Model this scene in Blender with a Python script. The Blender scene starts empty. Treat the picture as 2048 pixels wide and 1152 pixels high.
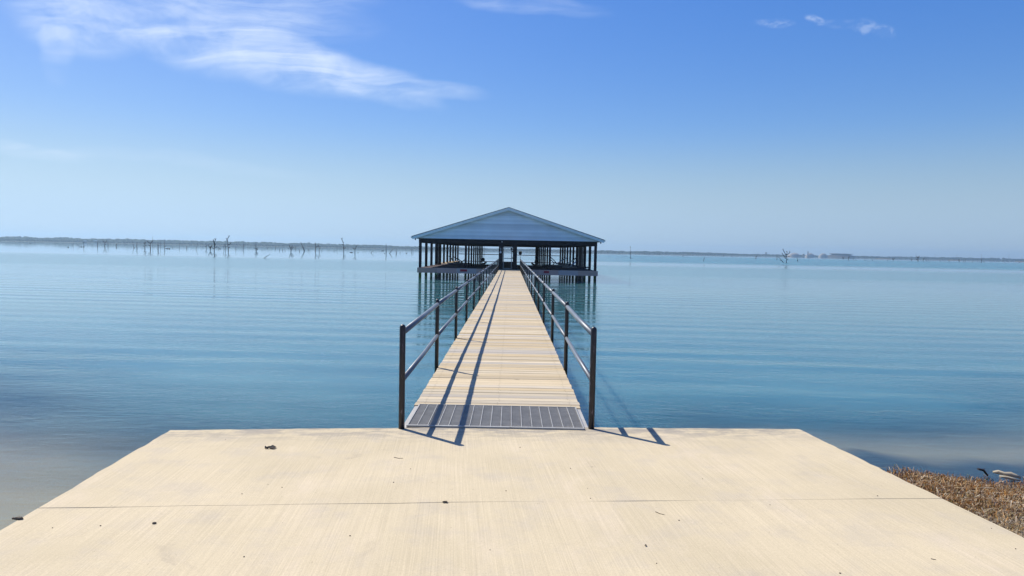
import bpy, math, random
from mathutils import Vector, noise as mnoise
rnd = random.Random(7)
C = bpy.context.scene.collection
PI = math.pi
# ------------------------------------------------------------------ camera
F_PX = 1400.0
CAM = Vector((0, 0, 1.65))
WATER = -0.90
p = math.atan(75.3 / F_PX); r = math.atan(0.02)
fw = Vector((0.0025, math.cos(p), -math.sin(p))).normalized()
rt0 = fw.cross(Vector((0, 0, 1))).normalized(); up0 = rt0.cross(fw)
rt = rt0 * math.cos(r) + up0 * math.sin(r)
up = up0 * math.cos(r) - rt0 * math.sin(r)
def ray(x, y):
    return fw + rt * ((x - 1024) / F_PX) + up * ((576 - y) / F_PX)
def on_z(x, y, z):
    d = ray(x, y); t = (z - CAM.z) / d.z
    return CAM + d * t
def on_y(x, y, Y):
    d = ray(x, y); t = Y / d.y
    return CAM + d * t
cam = bpy.data.cameras.new("camera"); co = bpy.data.objects.new("camera", cam); C.objects.link(co)
cam.lens = 36 * F_PX / 2048; cam.sensor_width = 36; cam.clip_start = 0.05; cam.clip_end = 20000
from mathutils import Matrix
M4 = Matrix((rt, up, -fw)).transposed().to_4x4(); M4.translation = CAM
co.matrix_world = M4
bpy.context.scene.camera = co

# ------------------------------------------------------------------ materials
def mat(name):
    m = bpy.data.materials.new(name); m.use_nodes = True
    nt = m.node_tree; nt.nodes.clear()
    out = nt.nodes.new('ShaderNodeOutputMaterial')
    return m, nt, out
class N:
    """tiny node helper"""
    def __init__(s, nt): s.nt = nt
    def new(s, typ, **kw):
        n = s.nt.nodes.new(typ)
        for k, v in kw.items(): setattr(n, k, v)
        return n
    def link(s, a, b): s.nt.links.new(a, b)
    def put(s, sock, v):
        if isinstance(v, bpy.types.NodeSocket): s.link(v, sock)
        else: sock.default_value = v
    def math(s, op, a, b=None, c=None, clamp=False):
        n = s.new('ShaderNodeMath', operation=op); n.use_clamp = clamp
        s.put(n.inputs[0], a)
        if b is not None: s.put(n.inputs[1], b)
        if c is not None: s.put(n.inputs[2], c)
        return n.outputs[0]
    def smooth(s, v, a, b, lo=0.0, hi=1.0):
        n = s.new('ShaderNodeMapRange', interpolation_type='SMOOTHSTEP')
        s.put(n.inputs[0], v); s.put(n.inputs[1], a); s.put(n.inputs[2], b); s.put(n.inputs[3], lo); s.put(n.inputs[4], hi)
        return n.outputs[0]
    def mix(s, f, a, b):
        n = s.new('ShaderNodeMix', data_type='RGBA')
        s.put(n.inputs[0], f)
        for i, v in ((6, a), (7, b)):
            if isinstance(v, tuple) and len(v) == 3: v = v + (1,)
            s.put(n.inputs[i], v)
        return n.outputs[2]
    def mulc(s, c, f):
        n = s.new('ShaderNodeMix', data_type='RGBA', blend_type='MULTIPLY')
        n.inputs[0].default_value = 1
        if isinstance(c, tuple) and len(c) == 3: c = c + (1,)
        s.put(n.inputs[6], c)
        cc = s.new('ShaderNodeCombineColor')
        for i in range(3): s.put(cc.inputs[i], f)
        s.link(cc.outputs[0], n.inputs[7])
        return n.outputs[2]
    def pos(s): return s.new('ShaderNodeNewGeometry').outputs['Position']
    def island(s): return s.new('ShaderNodeNewGeometry').outputs['Random Per Island']
    def obj(s): return s.new('ShaderNodeTexCoord').outputs['Object']
    def scale(s, v, sc, rot=(0, 0, 0)):
        n = s.new('ShaderNodeMapping'); s.put(n.inputs[0], v)
        n.inputs['Scale'].default_value = sc; n.inputs['Rotation'].default_value = rot
        return n.outputs[0]
    def noise(s, v, scale=1.0, detail=4, rough=0.55, dist=0.0):
        n = s.new('ShaderNodeTexNoise'); s.put(n.inputs['Vector'], v)
        n.inputs['Scale'].default_value = scale; n.inputs['Detail'].default_value = detail
        n.inputs['Roughness'].default_value = rough; n.inputs['Distortion'].default_value = dist
        return n.outputs['Fac']
    def sep(s, v):
        n = s.new('ShaderNodeSeparateXYZ'); s.put(n.inputs[0], v); return n.outputs
    def comb(s, x, y, z):
        n = s.new('ShaderNodeCombineXYZ')
        s.put(n.inputs[0], x); s.put(n.inputs[1], y); s.put(n.inputs[2], z); return n.outputs[0]
    def bump(s, h, strength=0.5, dist=0.01):
        n = s.new('ShaderNodeBump'); n.inputs['Strength'].default_value = strength
        n.inputs['Distance'].default_value = dist; s.link(h, n.inputs['Height']); return n.outputs[0]
    def principled(s, out, col, rough=0.7, metal=0.0, normal=None, spec=0.5):
        b = s.new('ShaderNodeBsdfPrincipled')
        if isinstance(col, tuple) and len(col) == 3: col = col + (1,)
        s.put(b.inputs['Base Color'], col); s.put(b.inputs['Roughness'], rough)
        b.inputs['Metallic'].default_value = metal; b.inputs['Specular IOR Level'].default_value = spec
        if normal is not None: s.link(normal, b.inputs['Normal'])
        s.link(b.outputs[0], out.inputs[0]); return b

def m_concrete():
    m, nt, out = mat('broomed_concrete'); n = N(nt); P = n.pos()
    Pr = n.scale(P, (1, 1, 1), (0, 0, math.radians(-4.6)))
    broom = n.noise(n.scale(Pr, (130, 1.1, 1)), 1, 3, 0.6)
    broom2 = n.noise(n.scale(Pr, (45, .35, 1)), 1, 3, 0.6)
    grit = n.noise(P, 120, 3, 0.7)
    blot = n.noise(P, 0.8, 5, 0.6, 0.4); blot2 = n.noise(P, 3.2, 5, 0.65)
    col = n.mix(n.smooth(blot, .3, .7), (.49, .412, .268), (.55, .462, .305))
    col = n.mix(n.smooth(blot2, .45, .75, 0, .5), col, (.43, .375, .29))
    col = n.mix(n.smooth(n.noise(n.scale(Pr, (1, .45, 1)), 1.7, 5, .7), .5, .72, 0, .45), col, (.60, .50, .36))
    # grey weathering along the front edge of the slab
    yy = n.sep(Pr)[1]
    edge = n.math('MULTIPLY', n.smooth(yy, 5.7, 6.55), n.smooth(n.noise(n.scale(Pr, (1.2, 3, 1)), 2.2, 6, .75), .40, .58))
    col = n.mix(n.math('MULTIPLY', edge, .95), col, (.24, .22, .19))
    st = n.math('MULTIPLY', n.smooth(n.noise(P, 1.1, 6, .7, 1.0), .60, .70), .35)
    col = n.mix(st, col, (.33, .28, .21))
    fl = n.smooth(n.noise(P, 34, 3, .6), .70, .76, 0, .55)
    col = n.mix(fl, col, (.20, .16, .11))
    k = n.math('MULTIPLY_ADD', broom, .40, .80)
    k = n.math('MULTIPLY', k, n.math('MULTIPLY_ADD', broom2, .12, .94))
    k = n.math('MULTIPLY', k, n.math('MULTIPLY_ADD', grit, .5, .75))
    col = n.mulc(col, k)
    h = n.math('MULTIPLY_ADD', grit, .3, n.math('MULTIPLY', broom, .8))
    n.principled(out, col, .9, 0, n.bump(h, .35, .004), .25)
    return m
def m_wood(name, c1, c2, cdark, axis='x', rough=.8, tint=None, knots=True):
    m, nt, out = mat(name); n = N(nt); P = n.pos(); isl = n.island()
    sh = n.new('ShaderNodeVectorMath', operation='ADD'); n.link(P, sh.inputs[0])
    n.link(n.comb(n.math('MULTIPLY', isl, 37.0), n.math('MULTIPLY', isl, 11.0), n.math('MULTIPLY', isl, 5.0)), sh.inputs[1])
    s = {'x': (1.6, 60, 60), 'y': (60, 1.6, 60), 'z': (60, 60, 1.6)}[axis]
    g = n.noise(n.scale(sh.outputs[0], s), 1, 5, .65, .3)
    g2 = n.noise(n.scale(sh.outputs[0], tuple(v * .35 for v in s)), 1, 3, .6)
    col = n.mix(isl, c1, c2)
    col = n.mix(n.smooth(g, .50, .74, 0, .75), col, cdark)
    col = n.mix(n.smooth(g2, .5, .75, 0, .35), col, tint or c2)
    if knots:
        kn = n.smooth(n.noise(n.scale(sh.outputs[0], {'x': (5, 14, 14), 'y': (14, 5, 14), 'z': (14, 14, 5)}[axis]), 1, 1), .77, .82)
        col = n.mix(n.math('MULTIPLY', kn, .8), col, (.06, .04, .025))
    wg = n.new('ShaderNodeTexWhiteNoise', noise_dimensions='1D'); n.link(n.math('MULTIPLY_ADD', isl, 7.3, 2.0), wg.inputs['W'])
    if axis == 'x' and knots: col = n.mix(n.smooth(wg.outputs['Value'], .62, .95, 0, .55), col, tuple(sum(cdark) / 3 * 1.2 + sum(c2) / 3 * .55 for _ in range(3)))
    wv = n.new('ShaderNodeTexWhiteNoise', noise_dimensions='1D'); n.link(isl, wv.inputs['W'])
    col = n.mulc(col, n.math('MULTIPLY_ADD', wv.outputs['Value'], .30, .80))
    n.principled(out, col, rough, 0, n.bump(g, .4, .004), .3)
    return m
def m_paint(name, c, rough=.35, metal=0.0, wear=None, wscale=40, bumpd=.001, spec=.5):
    m, nt, out = mat(name); n = N(nt); P = n.obj()
    f = n.noise(P, wscale, 5, .65); f2 = n.noise(P, wscale * .15, 3)
    col = n.mulc(c, n.math('MULTIPLY_ADD', f2, .6, .7))
    if wear: col = n.mix(n.smooth(f, .56, .68), col, wear)
    n.principled(out, col, n.math('MULTIPLY_ADD', f, .3, rough - .12), metal, n.bump(f, .3, bumpd), spec)
    return m
def m_rough_post():
    # dark stained pipe with scuffs running down it
    m, nt, out = mat('scuffed_black_paint'); n = N(nt); P = n.obj()
    f = n.noise(n.scale(P, (70, 70, 9)), 1, 6, .7, .6)
    col = n.mix(n.smooth(f, .57, .68), (.012, .010, .013), (.20, .16, .19))
    n.principled(out, col, .38, 0, n.bump(f, .5, .004))
    return m
def m_pile():
    m, nt, out = mat('dark_creosoted_timber'); n = N(nt); P = n.pos()
    g = n.noise(n.scale(P, (30, 30, 1.5)), 1, 5, .6)
    col = n.mix(n.smooth(g, .45, .7), (.018, .013, .015), (.045, .03, .034))
    z = n.sep(P)[2]
    a = n.math('MULTIPLY', n.smooth(z, -.12, -.5), n.smooth(n.noise(P, 6, 4), .35, .6))
    col = n.mix(n.math('MULTIPLY', a, .85), col, (.10, .17, .02))     # algae above the waterline
    n.principled(out, col, .85, 0, n.bump(g, .4, .004), .3)
    return m
def m_simple(name, c, c2=None, rough=.8, sc=8, metal=0.0, spec=.4):
    m, nt, out = mat(name); n = N(nt); P = n.obj()
    f = n.noise(P, sc, 5, .6)
    col = n.mix(n.smooth(f, .35, .7), c, c2 or tuple(v * .7 for v in c))
    n.principled(out, col, rough, metal, n.bump(f, .2, .01), spec)
    return m
def m_siding():
    m, nt, out = mat('blue_grey_lap_siding'); n = N(nt); P = n.pos()
    f = n.noise(n.scale(P, (3, 3, 40)), 1, 4)
    col = n.mix(f, (.74, .80, .84), (.80, .85, .88))
    col = n.mulc(col, n.math('MULTIPLY_ADD', n.island(), .34, .83))
    col = n.mulc(col, n.math('MULTIPLY_ADD', n.noise(P, .8, 4), .3, .85))
    n.principled(out, col, .6, 0, None, .4)
    return m
def m_grass(name, cols):
    m, nt, out = mat(name); n = N(nt)
    rp = n.new('ShaderNodeValToRGB'); n.link(n.island(), rp.inputs[0])
    e = rp.color_ramp.elements
    while len(e) < len(cols): e.new(.5)
    for i, c in enumerate(cols): e[i].position = i / (len(cols) - 1); e[i].color = c + (1,)
    b = n.principled(out, rp.outputs[0], .7, 0, None, .2)
    return m
def m_ground():
    m, nt, out = mat('wet_shore_soil'); n = N(nt); P = n.pos()
    f = n.noise(P, 5, 6, .65); f2 = n.noise(P, 40, 4)
    col = n.mix(n.smooth(f, .35, .65), (.10, .075, .045), (.17, .135, .085))
    col = n.mix(n.smooth(f2, .55, .7, 0, .6), col, (.30, .25, .18))
    z = n.sep(P)[2]
    col = n.mix(n.smooth(z, -.80, -.90), col, (.045, .042, .055))      # wet mud at the waterline, darkened to paint in the reeds' reflection
    col = n.mix(n.smooth(z, -.98, -1.10), col, (.44, .38, .27))      # pale silt of the lake bed
    n.principled(out, col, .85, 0, n.bump(f2, .5, .02), .3)
    return m
def m_water():
    m, nt, out = mat('lake_water'); n = N(nt); P = n.pos()
    x, y, z = n.sep(P)[0:3]
    # --- ripples: long low swells running towards the shore
    warp = n.math('MULTIPLY_ADD', n.noise(n.scale(P, (.035, .10, 1)), 1, 3), 3.4, -1.7)
    warp2 = n.math('MULTIPLY_ADD', n.noise(n.scale(P, (.16, .35, 1)), 1, 2), .9, -.45)
    def swell(lam, ang, amp, ph):
        c, s = math.cos(ang) * 2 * PI / lam, math.sin(ang) * 2 * PI / lam
        t = n.math('ADD', n.math('MULTIPLY', y, c), n.math('MULTIPLY_ADD', x, s, ph))
        t = n.math('ADD', t, n.math('MULTIPLY', n.math('ADD', warp, warp2), 2 * PI / lam * .42))
        return n.math('MULTIPLY', n.math('SINE', t), amp)
    band = n.noise(n.scale(P, (.02, .055, 1)), 1, 2)
    amp = n.math('MULTIPLY', n.smooth(band, .3, .6, .25, 1.0),
                 n.math('MULTIPLY', n.smooth(y, 130, 45), n.smooth(y, 9, 22, .25, 1)))
    h = n.math('ADD', n.math('ADD', swell(1.75, .05, .0085, 0), swell(2.5, -.06, .0045, 1.3)), swell(1.2, .12, .0016, 2.1))
    h = n.math('MULTIPLY', h, amp)
    fine = n.math('MULTIPLY', n.noise(n.scale(P, (.9, 2.6, 1), (0, 0, .15)), 1.6, 4, .55, .3), n.smooth(y, 60, 12, .0006, .012))
    wl = n.noise(n.scale(P, (1.6, 5.5, 1), (0, 0, -.25)), 2.2, 4, .6, .8)
    fine = n.math('ADD', fine, n.math('MULTIPLY', n.math('MULTIPLY', wl, n.smooth(n.noise(n.scale(P, (.12, .3, 1)), 1, 3), .38, .62)), n.smooth(y, 34, 9, .0, .0075)))
    h = n.math('ADD', h, fine)
    nb = n.new('ShaderNodeBump'); nb.inputs['Strength'].default_value = 1; nb.inputs['Distance'].default_value = 1
    n.link(h, nb.inputs['Height']); nor = nb.outputs[0]
    # --- wind-ruffled streaks far out are rougher
    streak = n.noise(n.scale(P, (.0025, .022, 1)), 1, 3, .5)
    ruff = n.math('MULTIPLY', n.smooth(n.math('MULTIPLY_ADD', streak, 60, y), 195, 235), n.smooth(y, 1000, 520))
    ruff = n.math('MULTIPLY', ruff, n.smooth(n.math('MULTIPLY_ADD', y, -.12, x), -60, 30, .0, 1))
    near = n.math('MULTIPLY', n.smooth(n.math('MULTIPLY_ADD', streak, 60, y), 80, 112), n.smooth(n.math('MULTIPLY_ADD', streak, 40, y), 185, 135))
    rough = n.math('ADD', n.math('MULTIPLY_ADD', ruff, .20, .035), n.math('MULTIPLY', near, .10))
    gl = n.new('ShaderNodeBsdfGlossy'); gl.distribution = 'GGX'
    gl.inputs['Roughness'].default_value = .03; n.link(nor, gl.inputs['Normal'])
    # --- turbid body: opaque offshore, the bed shows through in the shallows
    cl = n.noise(n.scale(P, (.25, .5, 1)), 1, 4)
    body = n.mix(n.smooth(cl, .3, .7), (.045, .140, .160), (.060, .168, .182))
    df = n.new('ShaderNodeBsdfPrincipled'); n.link(body, df.inputs['Base Color']); n.link(rough, df.inputs['Roughness'])
    df.inputs['IOR'].default_value = 1.33; df.inputs['Subsurface Weight'].default_value = 1.0; df.inputs['Subsurface Radius'].default_value = (.6, 1.2, 1.2); df.inputs['Subsurface Scale'].default_value = 2.2; n.link(nor, df.inputs['Normal'])
    tr = n.new('ShaderNodeBsdfTransparent'); tr.inputs[0].default_value = (.86, .88, .84, 1)
    sh = n.math('MULTIPLY_ADD', cl, 3.0, y)
    sh = n.math('ADD', sh, n.math('MULTIPLY', n.math('ABSOLUTE', n.math('ADD', x, -1.0)), -.55))
    clear = n.math('MAXIMUM', n.smooth(sh, 12.5, 4.8, 0, .82), n.math('MULTIPLY', n.smooth(n.math('MULTIPLY_ADD', cl, 1.6, n.math('ADD', y, -8.6)), 6.0, .8, 0, .75), n.smooth(x, .8, 3.2)))
    fr = n.new('ShaderNodeFresnel'); fr.inputs[0].default_value = 1.33; n.link(nor, fr.inputs[1])
    m1 = n.new('ShaderNodeMixShader'); n.link(fr.outputs[0], m1.inputs[0]); n.link(tr.outputs[0], m1.inputs[1]); n.link(gl.outputs[0], m1.inputs[2])
    m2 = n.new('ShaderNodeMixShader'); n.link(clear, m2.inputs[0]); n.link(df.outputs[0], m2.inputs[1]); n.link(m1.outputs[0], m2.inputs[2])
    n.link(m2.outputs[0], out.inputs[0])
    return m
def m_foliage(name, c1, c2):
    m, nt, out = mat(name); n = N(nt); P = n.pos()
    f = n.noise(P, .03, 4); f2 = n.noise(P, .25, 3)
    col = n.mix(n.smooth(f, .35, .65), c1, c2)
    col = n.mulc(col, n.math('MULTIPLY_ADD', n.island(), .6, .7))
    n.principled(out, col, .9, 0, n.bump(f2, 1, 1.0), .1)
    return m

MAT = dict(
    concrete=m_concrete(),
    deck=m_wood('weathered_pine_boards', (.50, .39, .225), (.56, .48, .34), (.19, .13, .07), 'x', tint=(.50, .36, .17)),
    rim=m_wood('mauve_weathered_timber', (.70, .39, .33), (.72, .46, .33), (.34, .18, .16), 'x'),
    darkdeck=m_wood('dark_boat_dock_boards', (.09, .06, .065), (.12, .09, .085), (.03, .02, .02), 'x'),
    stringer=m_wood('grey_stringer_timber', (.16, .14, .12), (.2, .17, .14), (.07, .06, .05), 'y'),
    pile=m_pile(), post=m_paint('black_pipe_paint', (.014, .014, .017), .35, 0, (.05, .045, .05), 30),
    scuffed=m_rough_post(),
    rail=m_paint('steel_grey_pipe', (.135, .155, .175), .44, .25, (.09, .095, .10), 24),
    galv=m_paint('galvanised_steel', (.36, .36, .34), .55, .3, (.25, .24, .22), 30),
    grate=m_paint('dull_grating_steel', (.37, .36, .33), .6, .15, (.44, .42, .38), 50),
    siding=m_siding(), trim=m_simple('pale_grey_trim', (.90, .92, .88), (.84, .86, .83), .6, 4),
    roof=m_simple('grey_roof_sheet', (.22, .22, .23), (.17, .17, .18), .6, 3),
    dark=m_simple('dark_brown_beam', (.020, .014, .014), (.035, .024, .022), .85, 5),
    white=m_simple('white_plastic', (.75, .75, .72), (.65, .65, .62), .4, 20),
    sign=m_simple('grey_sign_face', (.30, .33, .38), (.24, .27, .32), .5, 14),
    red=m_simple('red_reflector', (.55, .03, .04), (.4, .02, .03), .35, 20),
    blue=m_simple('blue_plastic', (.03, .10, .4), (.02, .07, .3), .4, 20),
    bunk=m_simple('pale_bunk_carpet', (.52, .54, .44), (.40, .43, .30), .9, 12),
    rubber=m_simple('black_rubber', (.015, .015, .015), (.03, .03, .03), .8, 20),
    snag=m_simple('bare_dead_wood', (.085, .078, .075), (.05, .046, .045), .9, 3),
    drift=m_wood('bleached_driftwood', (.46, .38, .26), (.52, .45, .32), (.14, .10, .06), 'x', knots=False),
    stick=m_simple('dark_wet_stick', (.05, .035, .03), (.03, .02, .02), .7, 20),
    pebble=m_simple('dark_pebble', (.07, .055, .04), (.14, .11, .08), .8, 60),
    leaf=m_simple('dry_leaf', (.14, .10, .06), (.30, .25, .18), .8, 60),
    palestone=m_simple('pale_limestone', (.46, .41, .36), (.34, .30, .26), .9, 12),
    ground=m_ground(), water=m_water(),
    grass=m_grass('dry_straw', [(.42, .29, .14), (.14, .065, .022), (.62, .50, .33), (.17, .14, .035), (.36, .19, .06), (.70, .61, .46), (.09, .045, .02), (.26, .12, .035)]),
    reed=m_grass('russet_stubble', [(.34, .13, .018), (.12, .045, .012), (.46, .21, .04), (.20, .075, .015), (.52, .36, .17), (.07, .03, .012)]),
    forest=m_foliage('far_foliage', (.022, .035, .015), (.04, .055, .022)),
    hills=m_simple('far_scrub', (.06, .065, .035), (.08, .075, .04), .95, .02),
    spoil=m_simple('pale_spoil', (.32, .29, .25), (.24, .22, .2), .95, .05),
    darkspoil=m_simple('dark_spoil', (.07, .06, .05), (.05, .045, .04), .95, .05),
    sand=m_simple('mud_bar', (.09, .08, .06), (.07, .06, .045), .95, .05),
    wallw=m_simple('white_house_wall', (.6, .6, .58), (.5, .5, .48), .7, .3),
    mast=m_simple('grey_mast_steel', (.2, .2, .2), (.15, .15, .15), .6, 1),
)

# ------------------------------------------------------------------ mesh builder
class MB:
    def __init__(s): s.v = []; s.f = []; s.sm = []
    def add(s, vs, fs, smooth=False):
        o = len(s.v); s.v += [tuple(v) for v in vs]
        s.f += [tuple(i + o for i in f) for f in fs]; s.sm += [smooth] * len(fs)
    def box(s, x0, x1, y0, y1, z0, z1):
        s.add([(x0, y0, z0), (x1, y0, z0), (x1, y1, z0), (x0, y1, z0), (x0, y0, z1), (x1, y0, z1), (x1, y1, z1), (x0, y1, z1)],
              [(0, 3, 2, 1), (4, 5, 6, 7), (0, 1, 5, 4), (1, 2, 6, 5), (2, 3, 7, 6), (3, 0, 4, 7)])
    def bbox(s, x0, x1, y0, y1, z0, z1, b):
        """box with chamfered top long edges"""
        s.prism([(x0, z0), (x1, z0), (x1, z1 - b), (x1 - b, z1), (x0 + b, z1), (x0, z1 - b)], y0, y1)
    def prism(s, prof, y0, y1):
        n = len(prof)
        vs = [(x, y0, z) for x, z in prof] + [(x, y1, z) for x, z in prof]
        fs = [tuple(range(n)), tuple(range(2 * n - 1, n - 1, -1))] + [(i, n + i, n + (i + 1) % n, (i + 1) % n) for i in range(n)]
        s.add(vs, fs)
    def tube(s, pts, rads, seg=10, caps=True, dome=False):
        pts = [Vector(q) for q in pts]
        if not isinstance(rads, (list, tuple)): rads = [rads] * len(pts)
        if dome:
            d = (pts[-1] - pts[-2]).normalized(); R = rads[-1]; base = pts[-1]
            for a in (30, 60, 85):
                pts.append(base + d * R * math.sin(math.radians(a))); rads = list(rads) + [R * math.cos(math.radians(a))]
        vs = []; n = len(pts); prev = None
        for i, q in enumerate(pts):
            d = (pts[min(i + 1, n - 1)] - pts[max(i - 1, 0)]).normalized()
            a = d.orthogonal().normalized() if prev is None else (prev - d * prev.dot(d)).normalized()
            prev = a; b = d.cross(a)
            for k in range(seg):
                t = 2 * PI * k / seg
                vs.append(q + (a * math.cos(t) + b * math.sin(t)) * rads[i])
        fs = []
        for i in range(n - 1):
            for k in range(seg):
                k2 = (k + 1) % seg
                fs.append((i * seg + k, i * seg + k2, (i + 1) * seg + k2, (i + 1) * seg + k))
        s.add(vs, fs, True)
        if caps:
            o = len(s.v) - len(vs)
            s.f += [tuple(o + k for k in range(seg - 1, -1, -1)), tuple(o + (n - 1) * seg + k for k in range(seg))]; s.sm += [False, False]
    def blob(s, c, rx, ry, rz, seg=8, rings=5, jit=.2, seed=0, smooth=True):
        rr = random.Random(seed); vs = [(c[0], c[1], c[2] - rz)]
        for i in range(1, rings):
            a = -PI / 2 + PI * i / rings
            for k in range(seg):
                t = 2 * PI * (k + .5 * (i % 2)) / seg; j = 1 + rr.uniform(-jit, jit)
                vs.append((c[0] + rx * math.cos(a) * math.cos(t) * j, c[1] + ry * math.cos(a) * math.sin(t) * j, c[2] + rz * math.sin(a) * j))
        vs.append((c[0], c[1], c[2] + rz))
        fs = [(0, 1 + (k + 1) % seg, 1 + k) for k in range(seg)]
        for i in range(rings - 2):
            for k in range(seg):
                a = 1 + i * seg; k2 = (k + 1) % seg
                fs.append((a + k, a + k2, a + seg + k2, a + seg + k))
        top = len(vs) - 1; a = 1 + (rings - 2) * seg
        fs += [(a + k, a + (k + 1) % seg, top) for k in range(seg)]
        s.add(vs, fs, smooth)
    def build(s, name, m, parent=None, loc=None):
        me = bpy.data.meshes.new(name); me.from_pydata(s.v, [], s.f); me.update()
        me.polygons.foreach_set('use_smooth', s.sm)
        me.materials.append(MAT[m] if isinstance(m, str) else m)
        o = bpy.data.objects.new(name, me); C.objects.link(o)
        if parent is not None: o.parent = parent
        if loc is not None: o.location = loc
        return o
def tag(o, label=None, cat=None, group=None, kind=None):
    if label: o['label'] = label
    if cat: o['category'] = cat
    if group: o['group'] = group
    if kind: o['kind'] = kind
    return o
def empty(name, loc, rz=0):
    o = bpy.data.objects.new(name, None); C.objects.link(o); o.location = loc; o.rotation_euler = (0, 0, rz)
    o.empty_display_size = .2
    return o
def dup(o, loc, parent=None):
    c = o.copy(); C.objects.link(c); c.location = loc; c.parent = parent or o.parent
    return c

# ------------------------------------------------------------------ the pad
PS = 0.0225
def on_pad(x, y):
    d = ray(x, y)                                   # plane z = PS*(6.5-Y)
    t = (PS * 6.5 - CAM.z) / (d.z + PS * d.y)
    return CAM + d * t
def pad_z(Y): return PS * (6.5 - Y)
fl, frr = on_pad(340, 860), on_pad(1598, 858); fm = on_pad(1000, 853.3)
ll, lr = on_pad(0, 1055), on_pad(2048, 1072)
def ext(a, b, Y):
    t = (Y - a.y) / (b.y - a.y); q = a + (b - a) * t; return Vector((q.x, Y, pad_z(Y)))
jl, jr = on_pad(75, 1016), on_pad(1885, 997); jm = on_pad(890, 1004.5)
bl, br = ext(fl, ll, -4), ext(frr, lr, -4)
pad = MB()
def slab(poly, th=1.05, bev=.012):
    n = len(poly); cx = sum(q.x for q in poly) / n; cy = sum(q.y for q in poly) / n
    ins = []
    for i in range(n):                              # inset for the eased edge
        a, b, c = poly[i - 1], poly[i], poly[(i + 1) % n]
        e1 = (b - a); e1.z = 0; e1.normalize(); e2 = (c - b); e2.z = 0; e2.normalize()
        n1 = Vector((-e1.y, e1.x, 0)); n2 = Vector((-e2.y, e2.x, 0))
        m_ = (n1 + n2); m_ = m_ / max(.3, m_.dot(n1))
        q = b + m_ * bev; ins.append(Vector((q.x, q.y, pad_z(q.y))))
    vs = ins + [q - Vector((0, 0, bev)) for q in poly] + [Vector((q.x, q.y, q.z - th)) for q in poly]
    fs = [tuple(range(n))]
    for i in range(n):
        j = (i + 1) % n
        fs += [(n + i, n + j, j, i), (2 * n + i, 2 * n + j, n + j, n + i)]
    pad.add(vs, fs)
def sub(a, b, k):
    """slightly uneven hand-finished edge between two pad points"""
    out = [a]; d = (b - a); nrm = Vector((-d.y, d.x, 0)).normalized()
    for i in range(1, k):
        q = a + d * (i / k) + nrm * rnd.uniform(-.008, .008); q.z = pad_z(q.y); out.append(q)
    return out
g = Vector((0, .0018, 0))
slab(sub(jl + g, jm + g, 8) + sub(jm + g, jr + g, 8) + sub(jr + g, frr, 22) + sub(frr, fm, 30) + sub(fm, fl, 30) + sub(fl, jl + g, 22), bev=.004)
slab(sub(bl, br, 4) + sub(br, jr - g, 30) + sub(jr - g, jm - g, 8) + sub(jm - g, jl - g, 8) + sub(jl - g, bl, 30), bev=.004)
o = pad.build('concrete_pad', 'concrete'); tag(o, kind='structure')

# ------------------------------------------------------------------ ground, lake bed and water
def shore_y(x):
    if x > 1: y = 8.0 + .05 * (x - 5) + .16 * math.sin(x * 1.7) + .12 * math.sin(x * 4.1 + 1)
    else: y = 8.2 - .95 * (1 - x)
    return max(y, 3.0)
def gz(x, y):
    s = shore_y(x) - y
    if s > 0: z = WATER + .135 * s
    else: z = WATER + .11 * s
    z = max(-3.2, min(z, -.10 + .0225 * max(0, 3 - y)))
    return z + .025 * mnoise.noise(Vector((x * 1.3, y * 1.3, 0))) + .012 * mnoise.noise(Vector((x * 5, y * 5, 3)))
gm = MB()
xs = [-400, -120, -60, -30, -18] + [-14 + .35 * i for i in range(90)] + [20, 30, 60, 120, 400]
ys = [-300, -80, -30, -12, -4] + [0 + .3 * i for i in range(60)] + [20, 24, 30, 60, 140]
vs = [(x, y, gz(x, y)) for y in ys for x in xs]; nx = len(xs)
gm.add(vs, [(j * nx + i, j * nx + i + 1, (j + 1) * nx + i + 1, (j + 1) * nx + i) for j in range(len(ys) - 1) for i in range(nx - 1)], True)
tag(gm.build('ground', 'ground'), kind='structure')
wm = MB()
wm.add([(-7000, -20, WATER), (7000, -20, WATER), (7000, 4200, WATER), (-7000, 4200, WATER)], [(0, 1, 2, 3)])
tag(wm.build('water', 'water'), kind='structure')

# grass and stubble on the bank
def right_of_pad(x, y):
    e = ext(frr, lr, y); return x > e.x + .02
def blades(name, mt, n, fn, hmin, hmax, wid, lean, kind='stuff', seed=1):
    rr = random.Random(seed); g_ = MB(); k = 0; tries = 0
    while k < n and tries < n * 6:
        tries += 1
        x = rr.uniform(2.0, 9.0); y = rr.uniform(2.8, 9.8)
        if not right_of_pad(x, y) or rr.random() > fn(x, y): continue
        z = gz(x, y) - .01; h = rr.uniform(hmin, hmax) * (.75 + .8 * max(0, mnoise.noise(Vector((x * 2.7, y * 2.7, 11))))); a = rr.uniform(0, 2 * PI); w = wid * rr.uniform(.6, 1.3)
        l = lean * rr.random() ** .6; la = rr.uniform(0, 2 * PI)
        dx, dy = math.cos(a) * w, math.sin(a) * w
        m1 = (x + math.cos(la) * l * h * .35, y + math.sin(la) * l * h * .35, z + h * .6)
        tip = (x + math.cos(la) * l * h, y + math.sin(la) * l * h, z + h * max(.25, 1 - .5 * l))
        g_.add([(x - dx, y - dy, z), (x + dx, y + dy, z), (m1[0] + dx * .7, m1[1] + dy * .7, m1[2]), (m1[0] - dx * .7, m1[1] - dy * .7, m1[2]), tip],
               [(0, 1, 2, 3), (3, 2, 4)])
        k += 1
    return tag(g_.build(name, mt), kind=kind)
def dens(x, y):
    s = shore_y(x) - y; nn = mnoise.noise(Vector((x * 1.6, y * 1.6, 7)))
    return max(0, min(1, .85 + .8 * nn)) if s > .5 else max(0, .25 * (s + .2) / .7)
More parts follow.
